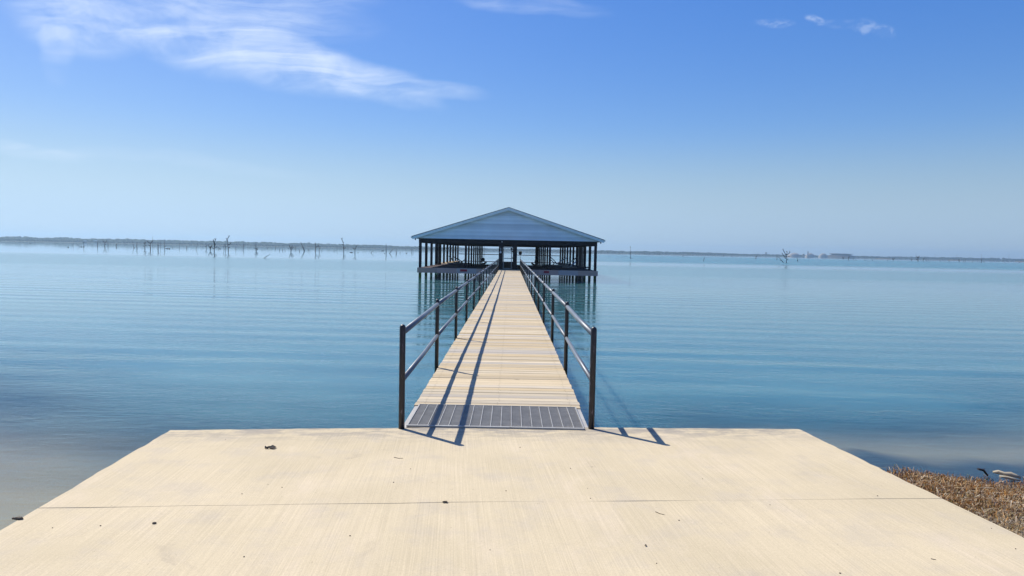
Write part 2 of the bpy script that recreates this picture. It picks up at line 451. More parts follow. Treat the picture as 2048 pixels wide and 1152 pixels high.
def dens_r(x, y):
    s = shore_y(x) - y; nn = mnoise.noise(Vector((x * 2.1, y * 2.1, 1)))
    return max(0, 1 - abs(s - .95) / 1.3 + .35 * nn) if s > -.28 else 0
blades('dry_grass', 'grass', 56000, dens, .04, .115, .0040, 2.6, seed=3)
blades('marsh_stubble', 'reed', 22000, dens_r, .04, .105, .0040, .9, seed=4)
gr = MB(); rr = random.Random(12)
for i in range(900):
    x = rr.uniform(2.2, 5.2); y = rr.uniform(3.3, 6.2)
    if not right_of_pad(x, y): continue
    e = ext(frr, lr, y).x
    if rr.random() > math.exp(-(x - e) / .35) + (.5 if y < 5 and x < e + .9 else 0): continue
    s_ = rr.uniform(.008, .03)
    gr.blob((x, y, gz(x, y) + s_ * .3), s_ * rr.uniform(.8, 1.6), s_ * rr.uniform(.8, 1.4), s_ * .6, 6, 4, .25, i, False)
tag(gr.build('gravel', 'palestone'), kind='stuff')

# ------------------------------------------------------------------ pier
PX0, PX1 = -.985, .772
PY0, PY1 = 7.315, 60.0
pier = empty('pier', ((PX0 + PX1) / 2, PY0, 0))
tag(pier, 'long straight boardwalk of weathered pale boards running out to the boathouse', 'pier')
inv = -Vector(pier.location)
def pchild(b, name, m):
    return b.build(name, m, pier, inv)
dk = MB(); y = PY0; k = 0
while y < PY1 - .02:
    w = .140; gap = rnd.choice((.004, .005, .006, .006, .009))
    e0, e1 = rnd.uniform(-.006, .006), rnd.uniform(-.006, .006); dz = rnd.uniform(-.003, .003)
    x0, x1 = PX0 + e0, PX1 + e1; b = .004; ya, yb = y, min(y + w, PY1)
    tw = rnd.uniform(-.002, .002)
    dk.add([(x0, ya, -.038), (x1, ya, -.038), (x1, yb, -.038), (x0, yb, -.038),
            (x0, ya, -b + dz), (x1, ya, -b + dz + tw), (x1, yb, -b + dz + tw), (x0, yb, -b + dz),
            (x0, ya + b, dz), (x1, ya + b, dz + tw), (x1, yb - b, dz + tw), (x0, yb - b, dz)],
           [(0, 3, 2, 1), (0, 1, 5, 4), (1, 2, 6, 5), (2, 3, 7, 6), (3, 0, 4, 7), (4, 5, 9, 8), (5, 6, 10, 9), (6, 7, 11, 10), (7, 4, 8, 11), (8, 9, 10, 11)])
    y += w + gap
pchild(dk, 'deck', 'deck')
sk = MB(); rs = random.Random(31)
y = PY0
while y < 40:
    for xc in (PX0 + .10, (PX0 + PX1) / 2, PX1 - .10):
        for dy_ in (.035, .105):
            x_, y_ = xc + rs.uniform(-.012, .012), y + dy_ + rs.uniform(-.006, .006)
            sk.add([(x_ + .0055 * math.cos(a_), y_ + .0055 * math.sin(a_), .0055) for a_ in (0, 1.05, 2.09, 3.14, 4.19, 5.24)], [(0, 1, 2, 3, 4, 5)])
    y += .1458
tag(pchild(sk, 'screw_heads', 'dark'), kind='stuff')
for xc in (PX0 + .10, (PX0 + PX1) / 2, PX1 - .10):
    b = MB(); b.box(xc - .022, xc + .022, 6.56, PY1, -.26, -.042); pchild(b, 'stringer', 'stringer')
PY_ = [6.39 + 3.28 * i for i in range(17)]; POSTY = PY_
b = MB(); b.tube([(0, 0, -3.2), (0, 0, -.46)], .095, 12)
pl0 = None
for i, yy in enumerate(POSTY[1:]):
    for xc in (PX0 + .13, PX1 - .13):
        if pl0 is None: pl0 = b.build('pile', 'pile', pier, Vector((xc, yy, 0)) + inv)
        else: dup(pl0, Vector((xc, yy, 0)) + inv, pier)
    c = MB(); c.box(PX0 - .02, PX1 + .02, yy - .05, yy + .05, -.458, -.264)
    pchild(c, 'crossbeam', 'stringer')

# grate between pad and pier
GX0, GX1, GY0, GY1 = -.935, .715, 6.42, 7.30
gt = empty('walkway_grate', ((GX0 + GX1) / 2, GY0, 0)); tag(gt, 'grey steel grating bridging the gap between the concrete pad and the boardwalk', 'grate')
gi = -Vector(gt.location)
b = MB()
b.box(GX0, GX0 + .012, GY0, GY1, -.03, .016); b.box(GX1 - .012, GX1, GY0, GY1, -.03, .016)
b.box(GX0, GX1, GY0 - .028, GY0 - .002, .004, .018); b.box(GX0, GX1, GY1 - .012, GY1 - .001, -.03, .016)
b.build('frame', 'galv', gt, gi)
for sx in (-1, 1):
    b = MB()
    x0, x1 = (GX0 - .045, GX0 - .003) if sx < 0 else (GX1 + .003, GX1 + .048)
    b.box(x0, x1, GY0 - .02, GY1 + .0, -.035, -.008)
    b.build('side_plate', 'grate', gt, gi)
b = MB(); nb = 34
for i in range(nb):
    y = GY0 + .02 + (GY1 - GY0 - .04) * i / (nb - 1)
    b.box(GX0 + .014, GX1 - .014, y - .003, y + .003, -.018, .009)
b.build('bearing_bars', 'grate', gt, gi)
b = MB()
for i in range(1, 17):
    x = GX0 + (GX1 - GX0) * i / 17
    b.box(x - .003, x + .003, GY0 + .002, GY1 - .014, .004, .015)
b.build('cross_bars', 'galv', gt, gi)

# railings
def railing(X, X0, Y0, label):
    POSTY = [Y0] + PY_[1:]
    root = empty('pipe_railing', (X, POSTY[0], 0)); tag(root, label, 'railing', 'pipe railings along the boardwalk')
    iv = -Vector(root.location)
    R = .028
    b = MB(); b.tube([(0, 0, -.05), (0, 0, .3), (0, 0, .6), (0, 0, .93)], .028, 14, dome=True)
    b.build('post', 'scuffed', root, (X0 - X, 0, pad_z(POSTY[0])))
    b = MB(); b.tube([(0, 0, -.36), (0, 0, .93)], .027, 12, dome=True)
    p0 = None
    for yy in POSTY[1:]:
        jx = rnd.uniform(-.008, .008)
        if p0 is None: p0 = b.build('post', 'post', root, Vector((jx, yy - POSTY[0], 0)))
        else: dup(p0, Vector((jx, yy - POSTY[0], 0)), root)
    for nm, z, rr_ in (('top_rail', .885, .027), ('mid_rail', .45, .024)):
        for i in range(len(POSTY) - 1):
            b = MB(); s1 = rnd.uniform(-.006, .006)
            b.tube([(X0 if i == 0 else X, POSTY[i] + .026, z), (((X0 + X) / 2 if i == 0 else X) + s1, (POSTY[i] + POSTY[i + 1]) / 2, z - rnd.uniform(0, .006)), (X, POSTY[i + 1] - .026, z)], rr_, 14)
            b.build(nm, 'rail', root, iv)
    return root
railing(-1.0, -.968, 6.32, 'black posts and grey pipes of the railing along the left side of the boardwalk')
railing(.795, .783, 6.46, 'black posts and grey pipes of the railing along the right side of the boardwalk')

# ------------------------------------------------------------------ boathouse
BX, BY0, BD = -.26, 60.0, 42.5
BY1 = BY0 + BD
bh = empty('boathouse', (BX, BY0, 0)); tag(bh, 'open sided boathouse with a blue grey gable at the far end of the pier', 'boathouse')
def bp(b, name, m): return b.build(name, m, bh)              # local coordinates: x from centre, y from front
sp = BD / 10
HW = 7.5; EAVE_Z, APEX_Z, EAVE_X = 2.53, 5.27, 8.14
pz = {}
def bpost(x, y, w=.11):
    if w not in pz:
        b = MB(); b.box(-w, w, -w, w, -3.0, 2.14); pz[w] = b.build('post', 'pile', bh, (x, y, 0))
    else: dup(pz[w], (x, y, 0), bh)
for i in range(11):
    for s in (-1, 1): bpost(s * HW, i * sp)
for i in range(9):
    for s in (-1, 1): bpost(s * 3.6, i * sp, .09 if i == 0 else .075)
b2 = MB(); b2.box(-.18, .18, -.16, .16, -3.0, 2.14)
for s in (-1, 1): b2.build('doorway_post', 'dark', bh, (s * .60, 0, 0))
for s in (-1, 1):
    k = MB(); k.prism([(s * .42, 1.86), (s * .42, 2.137), (s * .20, 2.137)][::int(s)], -.08, .08); bp(k, 'knee_brace', 'dark')
# header, side beams and joists under the roof
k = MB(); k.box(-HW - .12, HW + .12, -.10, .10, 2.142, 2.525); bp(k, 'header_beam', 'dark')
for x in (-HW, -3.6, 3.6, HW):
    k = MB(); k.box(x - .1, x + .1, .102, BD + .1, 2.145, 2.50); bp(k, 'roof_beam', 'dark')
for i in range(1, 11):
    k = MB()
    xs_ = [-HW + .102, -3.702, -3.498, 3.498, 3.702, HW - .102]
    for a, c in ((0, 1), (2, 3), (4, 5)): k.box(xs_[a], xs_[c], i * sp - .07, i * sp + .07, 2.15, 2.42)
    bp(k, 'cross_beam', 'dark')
# gable of lap siding: each course leans out over the one below
k = MB(); zc = EAVE_Z + .004; c = .17; slope = (APEX_Z - .12 - EAVE_Z) / (EAVE_X - .35)
while zc < APEX_Z - .20:
    z1 = min(zc + c, APEX_Z - .16)
    h0 = max(.02, (APEX_Z - .12 - zc) / slope); h1 = max(.02, (APEX_Z - .12 - z1) / slope)
    k.add([(-h0, -.165, zc), (h0, -.165, zc), (h1, -.115, z1 + .012), (-h1, -.115, z1 + .012), (-h0, -.105, zc), (h0, -.105, zc)],
          [(0, 1, 2, 3), (4, 5, 1, 0)])
    zc += c
bp(k, 'gable', 'siding')
k = MB(); k.prism([(-EAVE_X + .4, EAVE_Z + .01), (EAVE_X - .4, EAVE_Z + .01), (0, APEX_Z - .14)], -.10, -.02); bp(k, 'gable_backing', 'dark')
k = MB(); k.prism([(-EAVE_X + .4, EAVE_Z + .01), (EAVE_X - .4, EAVE_Z + .01), (0, APEX_Z - .14)], BD - .1, BD + .1); bp(k, 'rear_gable', 'siding')
th = .16
k = MB()
for s in (-1, 1):
    prof = [(0, APEX_Z), (0, APEX_Z - th), (s * EAVE_X, EAVE_Z - .0), (s * EAVE_X, EAVE_Z + th)]
    prof = [(0, APEX_Z + .04), (s * (EAVE_X + .06), EAVE_Z + .17), (s * (EAVE_X + .06), EAVE_Z + .13), (0, APEX_Z)]
    k.prism(prof if s > 0 else prof[::-1], -.42, BD + .5)
bp(k, 'roof', 'roof')
for yy in (-.40, BD + .3):
    k = MB()
    for s in (-1, 1):
        prof = [(0, APEX_Z - .004), (s * EAVE_X, EAVE_Z + .126), (s * EAVE_X, EAVE_Z - .11), (0, APEX_Z - .24)]
        k.prism(prof if s > 0 else prof[::-1], yy, yy + .035)
    bp(k, 'barge_board', 'trim')
k = MB()
for s in (-1, 1):
    prof = [(0, APEX_Z - .02), (s * (EAVE_X - .05), EAVE_Z + .11), (s * (EAVE_X - .05), EAVE_Z + .05), (0, APEX_Z - .08)]
    k.prism(prof if s > 0 else prof[::-1], -.36, BD + .29)
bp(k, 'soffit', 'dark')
for s in (-1, 1):
    k = MB(); k.box(s * (EAVE_X + .075) - .06, s * (EAVE_X + .075) + .06, -.36, BD + .45, EAVE_Z + .0, EAVE_Z + .125); bp(k, 'gutter', 'trim')
    k = MB(); k.tube([(s * (EAVE_X - .25), -.3, EAVE_Z + .05), (s * (EAVE_X - .25), -.3, EAVE_Z - .17)], .045, 8); bp(k, 'downpipe', 'dark')
# decks
def boards_x(k, x0, x1, y0, y1, z=.0):
    y = y0
    while y < y1 - .05: k.box(x0, x1, y, min(y + .14, y1), z - .04, z + rnd.uniform(-.003, .003)); y += .147
k = MB(); boards_x(k, -HW - .2, HW + .2, -.1 + .115, 20.0, .002); bp(k, 'front_deck', 'darkdeck')
k = MB(); boards_x(k, -HW - .2, HW + .2, BD - 4.0, BD - .2, .002); bp(k, 'rear_deck', 'darkdeck')
k = MB(); boards_x(k, -1.0, 1.0, 20.02, BD - 4.02, .002); bp(k, 'centre_deck', 'darkdeck')
for s in (-1, 1):
    k = MB(); boards_x(k, s * HW - (.75 if s < 0 else .45), s * HW + (.45 if s < 0 else .75), 20.02, BD - 4.02, .0); bp(k, 'finger_deck', 'deck' if s < 0 else 'darkdeck')
for (x0, x1) in ((-HW - .22, -.98), (.98, HW + .22)):
    k = MB(); n_ = 4
    for i in range(n_):
        a = x0 + (x1 - x0) * i / n_; c_ = x0 + (x1 - x0) * (i + 1) / n_
        k.box(a + .004, c_ - .004, -.215, -.165, -.40, .03)
    bp(k, 'rim_board', 'rim')
k = MB(); k.box(-.96, .96, -.06, .0, -.36, -.045); bp(k, 'rim_board', 'darkdeck')
for x in (-HW + .3, -3.3, 3.3, HW - .3, -.9, .9):
    k = MB(); k.box(x - .06, x + .06, .18, BD - .3, -.30, -.06); bp(k, 'deck_beam', 'dark')
k = MB(); k.box(-4.05, -3.45, -.232, -.217, -.24, -.05); bp(k, 'reflector', 'red')
k = MB(); k.box(3.1, 3.55, -.232, -.217, -.22, -.05); bp(k, 'reflector', 'red')
# plank screens half way down the slips (dark upright boards)
for (x0, x1, yy) in ((-HW - .10, -HW + .50, 3 * sp + .2), (HW - .62, HW + .12, 2.3 * sp)):
    k = MB(); n_ = 6
    for i in range(n_):
        a = x0 + (x1 - x0) * i / n_; c_ = x0 + (x1 - x0) * (i + 1) / n_ - .012
        k.box(a, c_, yy, yy + .05, -1.05, 2.14)
    bp(k, 'plank_screen', 'darkdeck')
# rear rail
for z in (.98,):
    for s in (-1, 1):
        k = MB(); k.tube([(s * 1.0, BD - .3, z), (s * (HW - .15), BD - .3, z)], .05, 8); bp(k, 'rear_rail', 'dark')
    for x in (-1.0, 1.0):
        k = MB(); k.tube([(x, BD - .3, 0), (x, BD - .3, 1.03)], .05, 8); bp(k, 'rail_post', 'dark')
# gate standing in the doorway
k = MB()
k.box(-.40, .40, -.03, .03, 1.86, 1.93); k.box(-.40, -.34, -.029, .029, .06, 1.858); k.box(.28, .34, -.029, .029, .06, 1.858)
k.box(-.338, .278, -.026, .026, .92, .98); k.box(-.338, .278, -.026, .026, .06, .12)
gate = bp(k, 'gate', 'galv')
k = MB(); k.box(.23, .40, -.12, -.04, 1.68, 1.84); k.build('closer', 'rubber', gate)
for z in (.35, .99, 1.55):
    k = MB(); k.box(.345, .415, -.05, .05, z - .05, z + .05); k.build('hinge', 'rubber', gate)
# lights, sign, lifts: separate things
t = empty('post_light', (BX - .62, BY0 - .16, 1.52)); tag(t, 'small white lamp on the left post of the boathouse doorway', 'lamp')
k = MB(); k.box(-.04, .04, -.04, -.002, -.02, .34); k.build('bracket', 'galv', t)
k = MB(); k.blob((0, -.09, -.06), .085, .085, .10, 12, 8, 0, 0); k.build('globe', 'white', t)
t = empty('header_light', (BX - .52, BY0 - .10, 2.34)); tag(t, 'tiny pale spot lamp under the gable above the doorway', 'lamp')
k = MB(); k.tube([(0, 0, 0), (0, -.12, .02)], [.03, .05], 10); k.build('lamp_head', 'galv', t)
k = MB(); k.tube([(0, -.122, .02), (0, -.13, .02)], .04, 10); k.build('lens', 'white', t)
# sign on the rear rail
sg = on_y(1040.5, 506.3, BY1 - .5)
t = empty('shield_sign', (sg.x, sg.y, .0)); tag(t, 'grey shield shaped sign on a stake by the rear rail right of the doorway', 'sign')
def shield(sc): return [(-.24 * sc, .20 * sc), (-.24 * sc, -.10 * sc), (-.13 * sc, -.22 * sc), (0, -.27 * sc), (.13 * sc, -.22 * sc), (.24 * sc, -.10 * sc), (.24 * sc, .20 * sc), (.12 * sc, .25 * sc), (-.12 * sc, .25 * sc)]
k = MB(); k.prism([(x, z + sg.z) for x, z in shield(1)], -.02, .0); k.build('border', 'darkspoil', t)
k = MB(); k.prism([(x, z + sg.z) for x, z in shield(.78)], -.03, -.022); k.build('face', 'sign', t)
k = MB(); k.box(-.03, .03, .002, .04, 0, sg.z + .2); k.build('stake', 'dark', t)
# boat lifts
def lift(x, y, label, arms, braces, slings=True):
    t = empty('boat_lift', (x, y, 0)); tag(t, label, 'boat lift', 'boat lifts inside the boathouse')
    iv = -Vector(t.location)
    for (x0, y0, x1, y1, w, m) in arms:
        a, c_ = on_y(x0, y0, y), on_y(x1, y1, y + 1.2); k = MB()
        d = (c_ - a); sd = Vector((0, 1, 0)).cross(d).normalized() * w
        vs = []
        for q in (a, c_):
            for o1, o2 in ((-1, -1), (1, -1), (1, 1), (-1, 1)): vs.append(q + sd * o1 + Vector((0, .07 * o2, 0)))
        k.add(vs, [(0, 1, 2, 3), (7, 6, 5, 4), (0, 4, 5, 1), (1, 5, 6, 2), (2, 6, 7, 3), (3, 7, 4, 0)])
        k.build('bunk', m, t, iv)
    for (x0, y0, x1, y1) in braces:
        a, c_ = on_y(x0, y0, y + .6), on_y(x1, y1, y + 1.6); k = MB(); k.tube([a, c_], .045, 8); k.build('brace', 'dark', t, iv)
    k = MB(); k.box(-1.4, 1.4, .3, .45, .008, .16); k.build('cradle_beam', 'galv', t)
    for s in (-1, 1):
        k = MB(); k.tube([(s * 1.3, .37, .17), (s * 1.3, .37, 2.14)], .012, 6); k.build('cable', 'dark', t)
lift(-5.7, BY0 + 18, 'boat lift with a pale bent bunk and crossed braces in the left slip', 
     [(898, 512, 912, 527.5, .055, 'bunk'), (911.5, 527.6, 919, 527.5, .06, 'bunk'), (919, 527.3, 925, 522, .05, 'bunk')],
     [(905, 512, 917, 519.5), (917, 518, 928, 528), (931, 518, 920, 527)])
lift(5.0, BY0 + 18, 'boat lift with a long raised pale bunk and dark elbow in the right slip',
     [(1113, 527.5, 1134, 515, .05, 'galv'), (1109, 525, 1115, 528, .06, 'bunk'), (1131, 528, 1147, 520.5, .05, 'bunk')],
     [(1102, 515, 1112, 525), (1101.5, 520, 1109, 526), (1109, 526, 1104, 531)])
lift(6.6, BY0 + 10, 'boat lift with a short white bunk and blue tip at the far right slip',
     [(1134, 537, 1144, 531, .05, 'white'), (1134.5, 526.5, 1136.5, 530, .05, 'bunk'), (1146, 529, 1152, 523, .05, 'blue')],
     [(1147, 520, 1153, 515)])
def winch(px, py, y, label):
    q = on_y(px, py, y); t = empty('lift_motor', (q.x, q.y, 0)); tag(t, label, 'lift motor', 'lift motors beside the centre walk')
    z = q.z
    k = MB(); k.tube([(0, .3, z), (0, -.35, z)], [.26, .26], 12); k.build('drum', 'rubber', t)
    k = MB(); k.box(-.22, .24, -.2, .25, .004, z - .1); k.build('base', 'dark', t)
    k = MB(); k.tube([(.12, 0, z), (.14, 0, 2.3)], .02, 6); k.build('cable', 'rubber', t)
    k = MB(); k.box(.08, .2, -.08, .08, z + .62, z + .76); k.build('pulley', 'rubber', t)
winch(966, 519, BY0 + 38, 'black lift motor with an upright cable left of the doorway')
winch(1073, 523, BY0 + 31, 'bulky black lift motor with an upright cable right of the doorway')

# ------------------------------------------------------------------ drowned dead trees
SN = []   # (base x, base y, top x, top y, thickness px, list of (t along trunk, tip x, tip y), label)
def T(*a): SN.append(a)
G1, G2 = 'drowned dead trees left of the boathouse', 'drowned dead trees right of the boathouse'
T(146, 492, 147, 483, .7, [], 'hair thin pale snag, the leftmost upright one in the lake')
T(160, 494, 153, 487, .8, [], 'short bowed stick leaning left, next to a pair of stumps')
T(168, 493, 166, 481, .9, [(.6, 170, 483)], 'thin snag rising between two dark stumps near the white roofs')
T(195, 494, 195, 483, 1.3, [], 'plain straight pole snag just left of the wide Y shaped one')
T(209.5, 493, 209.5, 485, 1.6, [(.95, 205.5, 481), (.95, 214, 481), (.5, 212, 488)], 'stout Y shaped snag with two short raised arms, left group')
T(216, 493, 216, 482, 1.1, [], 'plain straight pole snag just right of the wide Y shaped one')
T(232.5, 493, 232, 488.5, 1.5, [(.5, 234, 487)], 'low lone stub between the Y shaped snag and the bent trio')
T(268, 496, 264, 481, .9, [], 'thin snag leaning left beside a thick straight stub')
T(274, 497, 274, 484, 1.6, [], 'thick straight stub standing right of a thin left leaning snag')
T(290, 498, 290, 481, 1.5, [(.4, 294, 491), (.6, 287, 487), (.3, 286, 492), (.7, 292, 483)], 'bristly snag with four side twigs left of the forked stout one')
T(301, 498.5, 301, 486, 2.0, [(.9, 293, 481), (.6, 296, 490), (.95, 305, 481)], 'stout snag with a long arm reaching up left, left of two thin poles')
T(305.5, 492, 305.5, 472, .8, [], 'tall hair thin pole behind the stout long armed snag')
T(316, 499, 316, 485, 1.9, [(.5, 318, 491)], 'thick dark stub standing alone right of the tall hair thin pole')
T(321, 497, 321.5, 479, .7, [(.5, 319, 487)], 'fine twiggy pole between the thick dark stub and a slim snag')
T(329, 498, 329, 481, 1.0, [(.3, 332, 492), (.6, 327, 486)], 'slim snag with a floating log at its foot')
T(358.5, 496, 358.5, 486, .8, [], 'faint slim pole in the wide gap left of a short stub')
T(373.6, 497, 373.6, 491, 1.4, [], 'short lone stub in the gap left of the big forked snags')
T(392, 498.5, 396, 486, .9, [], 'slim snag leaning right before the big forked snags')
T(412.7, 498, 412, 486, 1.1, [(.4, 409, 492), (.5, 416, 490)], 'slim three pronged snag left of the big forked tree')
T(420.6, 500.5, 420.6, 494, 1.7, [(.6, 416.5, 489), (.7, 424, 490), (.5, 423.5, 493)], 'low spreading snag at the left foot of the big forked tree')
T(428.5, 502.5, 428.5, 486, 1.8, [(.7, 432, 476), (.9, 427, 479), (.4, 434, 494), (.3, 424, 495), (.5, 431, 487)], 'big forked dead tree with many arms, second tallest left of the boathouse')
T(442, 498, 433, 495.5, 1.2, [(.5, 437, 494)], 'branch lying almost flat on the water between two tall dead trees')
T(448, 501, 446, 489, .9, [(.5, 449, 492)], 'thin stem at the left edge of the clump by the crooked tree')
T(451, 502, 451, 487, 1.0, [(.5, 454, 492), (.6, 449, 488)], 'thin branched stem at the left foot of the crooked tall tree')
T(456.5, 503, 455, 478, 1.7, [(.98, 459.5, 471), (.55, 462, 487), (.8, 452, 476), (.3, 460, 494)], 'tallest crooked dead tree with a bent top and a drooping right arm')
T(471.6, 500, 471.6, 491, .8, [], 'faint slim pole just right of the crooked tall tree')
T(486.7, 498, 486.7, 485, 1.1, [(.4, 489, 490)], 'slim pole with a knob near its foot left of the spiky snag')
T(512.5, 502.5, 511.5, 486, 1.6, [(.3, 516, 495), (.35, 508, 496), (.15, 516, 498)], 'spiky snag with low side twigs standing alone')
T(528.3, 516.5, 540.6, 508, 1.5, [], 'bare stick slanting right out of the nearer open water')
T(582, 503, 581, 496, 1.9, [(.8, 578, 490), (.9, 586, 491), (.5, 588, 494)], 'V shaped snag with two spread arms, left of the thick leaning pole')
T(591.6, 499, 591.6, 491.5, 1.1, [], 'short straight pole behind the V shaped snag')
T(599, 503, 599, 498, 1.3, [], 'tiny stub between the V shaped snag and the thick leaning pole')
T(609, 502.5, 601, 484, 2.2, [], 'thick bare pole leaning left with no branches')
T(631, 502.5, 631, 485, 1.7, [(.4, 637, 491), (.7, 629.5, 486)], 'upright snag with one long arm rising to the right')
T(638.5, 504, 638, 491, 1.2, [(.5, 642.5, 495), (.7, 636, 489)], 'slim Y shaped snag touching the long armed one on its right')
T(673.4, 502, 676, 495, .9, [], 'thin stick leaning right, left of the tall whip topped tree')
T(687.5, 504.5, 687, 484, 1.7, [(.9, 682, 476), (.35, 692, 495.5), (.7, 684, 488), (.45, 690, 493)], 'tall dead tree with a whip like top bending left')
T(710, 507, 710, 497, 1.8, [(.9, 705.5, 496), (.9, 713, 491)], 'goblet shaped snag with two upright arms and a deep reflection')
T(742, 506, 747, 500, 1.1, [], 'short stick leaning right, between goblet snag and bare thick pole')
T(772, 507, 772, 487.5, 1.8, [], 'straight thick branchless pole nearest to the boathouse roof')
T(779, 507, 785, 498.5, 1.6, [], 'dark stick leaning right at the foot of the thick branchless pole')
T(792.6, 507, 792.2, 498.5, 1.5, [(.3, 794, 504)], 'short upright stub right of the leaning dark stick near the boathouse')
N_LEFT = len(SN)
T(1261, 518, 1261, 495, 1.1, [(.98, 1260.5, 492), (.55, 1263, 504), (.5, 1259, 506)], 'tall slim pole with one small fork just right of the boathouse')
T(1366, 514, 1366, 509, 1.2, [], 'tiny stub far out between the slim forked pole and a tilted stick')
T(1407, 523, 1409.5, 512.5, 1.3, [(.5, 1409, 515)], 'slightly tilted stick standing alone in open water on the right')
T(1511.7, 518.5, 1511.7, 511.5, 1.5, [(.5, 1514, 512)], 'short snag with one raised twig left of the spreading tree')
T(1554, 520, 1554, 511.5, 1.6, [], 'short thick stub just left of two fallen poles')
T(1567, 525, 1556, 513, 1.5, [(.4, 1560, 521)], 'fallen pole slanting left at the foot of the spreading tree')
T(1573, 526, 1572.5, 508, 1.5, [(.85, 1566, 497), (.9, 1581, 503.5), (.6, 1564, 507), (.7, 1580, 513), (.5, 1568, 515), (.95, 1574.5, 502), (.4, 1577, 518)], 'spreading dead tree with many bare arms, largest on the right side')
T(1595.5, 522.5, 1594, 514.5, 1.6, [], 'curved stub just right of the spreading dead tree')
T(1686, 520, 1686, 515, 1.1, [(.6, 1684, 512.5), (.6, 1688.5, 513)], 'small V topped snag at the left end of the distant row')
T(1697, 521, 1697, 512, 1.3, [(.5, 1699.5, 513)], 'dark upright snag second in the distant row')
T(1706, 520, 1708.5, 514, .9, [], 'small snag leaning right, third in the distant row')
T(1786.5, 522, 1786, 518.5, 1.5, [(.7, 1784.5, 516), (.7, 1789.5, 516)], 'compact V shaped snag beyond the end of a dark sandbar')
T(1823, 522.5, 1822.5, 516.5, 1.0, [(.5, 1825, 519)], 'small twiggy snag left of the stout distant tree')
T(1836, 523.5, 1836, 514, 1.9, [(.7, 1833.5, 512.5), (.8, 1838.5, 511.5), (.4, 1832, 518)], 'stout dark snag, biggest in the far right row')
T(1847, 523, 1846, 517, 1.2, [(.6, 1849.5, 515.5)], 'forked snag just right of the stout distant one')
T(1853, 523, 1851.5, 518, 1.1, [], 'left leaning stub between two small far snags')
T(1858, 523.5, 1857.5, 519, .9, [], 'tiny stub ending the clump at the stout distant snag')
T(1918.5, 524.5, 1918, 517, 1.2, [(.5, 1916.5, 519)], 'left snag of the close trio near the right edge')
T(1926, 524.5, 1928, 518, 1.1, [], 'middle right leaning snag of the close trio')
T(1930, 524.5, 1931, 517.5, 1.2, [], 'right snag of the close trio near the right edge')
T(1963, 526, 1963, 516.5, 1.3, [(.5, 1964.5, 519)], 'upright stub alone at the far right under a thin mast')
for i, (bx, by, tx, ty, th_, brs, lab) in enumerate(SN):
    q = on_z(bx, by, WATER); Y = q.y; pxm = Y / F_PX
    root = empty('dead_tree', (q.x, q.y, WATER)); tag(root, lab, 'dead tree', G1 if i < N_LEFT else G2)
    iv = -Vector(root.location); rr = random.Random(100 + i)
    top = on_y(tx, ty, Y + rr.uniform(-.3, .3)); base = Vector((q.x, q.y, WATER - .6))
    R = th_ * .88 * pxm * .5; L = (top - q).length
    pts = [base]; rad = [R * 1.15]
    for k in range(6):
        t_ = k / 5; w = q.lerp(top, t_); w = w + Vector((rr.uniform(-1, 1), rr.uniform(-1, 1), 0)) * L * .022 * (1 if 0 < k < 5 else 0)
        pts.append(w); rad.append(R * (1.1 - .72 * t_))
    b = MB(); b.tube(pts, rad, 7); b.build('trunk', 'snag', root, iv)
    for (t_, x2, y2) in brs:
        s_ = q.lerp(top, t_); e_ = on_y(x2, y2, Y + rr.uniform(-1, 1) * L * .25); d = e_ - s_; L2 = d.length
        mid = s_ + d * .45 + Vector((rr.uniform(-.1, .1), rr.uniform(-.1, .1), -.07)) * L2; m2 = s_ + d * .75 + Vector((rr.uniform(-.06, .06), 0, -.02)) * L2
        b = MB(); b.tube([s_, mid, m2, e_], [R * 1.0, R * .9, R * .78, R * .5], 6)
        if L2 > 18 * pxm * .35:
            f_ = m2 + Vector((rr.uniform(-.3, .3), rr.uniform(-.2, .2), rr.uniform(.1, .35))) * L2
            b.tube([m2, (m2 + f_) / 2 + Vector((.02, 0, .0)) * L2, f_], [R * .7, R * .6, R * .42], 5)
        b.build('branch', 'snag', root, iv)
for i, (x, y, h_) in enumerate(((551, 498, 5), (559, 501.5, 4), (565, 502, 4), (570, 501, 3), (644, 502.5, 3), (668, 502.5, 3), (800, 506, 3), (826, 506, 6), (70, 485.7, 3), (823, 505.5, 6), (250, 490, 4),
        (1298, 508.5, 3), (1320, 509.5, 3), (1447, 512.3, 4), (1464, 513, 4), (1712, 521, 2.5), (1730, 521.5, 2.5), (1745, 521.8, 3), (1775, 522.2, 2.5), (1880, 523.7, 3), (1898, 524, 4), (1945, 525, 3), (1968, 525.6, 2.5), (2038, 526.5, 3), (345, 496, 3), (500, 497, 3), (535, 497.5, 3))):
    q = on_z(x, y, WATER); px_ = q.y / F_PX; rr = random.Random(i); b = MB()
    b.tube([(0, 0, -.4), (rr.uniform(-.3, .3) * px_, 0, h_ * px_ * .5), (rr.uniform(-1, 1) * px_, 0, h_ * px_)], [.5 * px_, .42 * px_, .25 * px_], 6)
    tag(b.build('stub', 'snag', None, q), 'tiny faint branchless stub far out in the lake', 'stub', 'faint stubs far out in the lake')
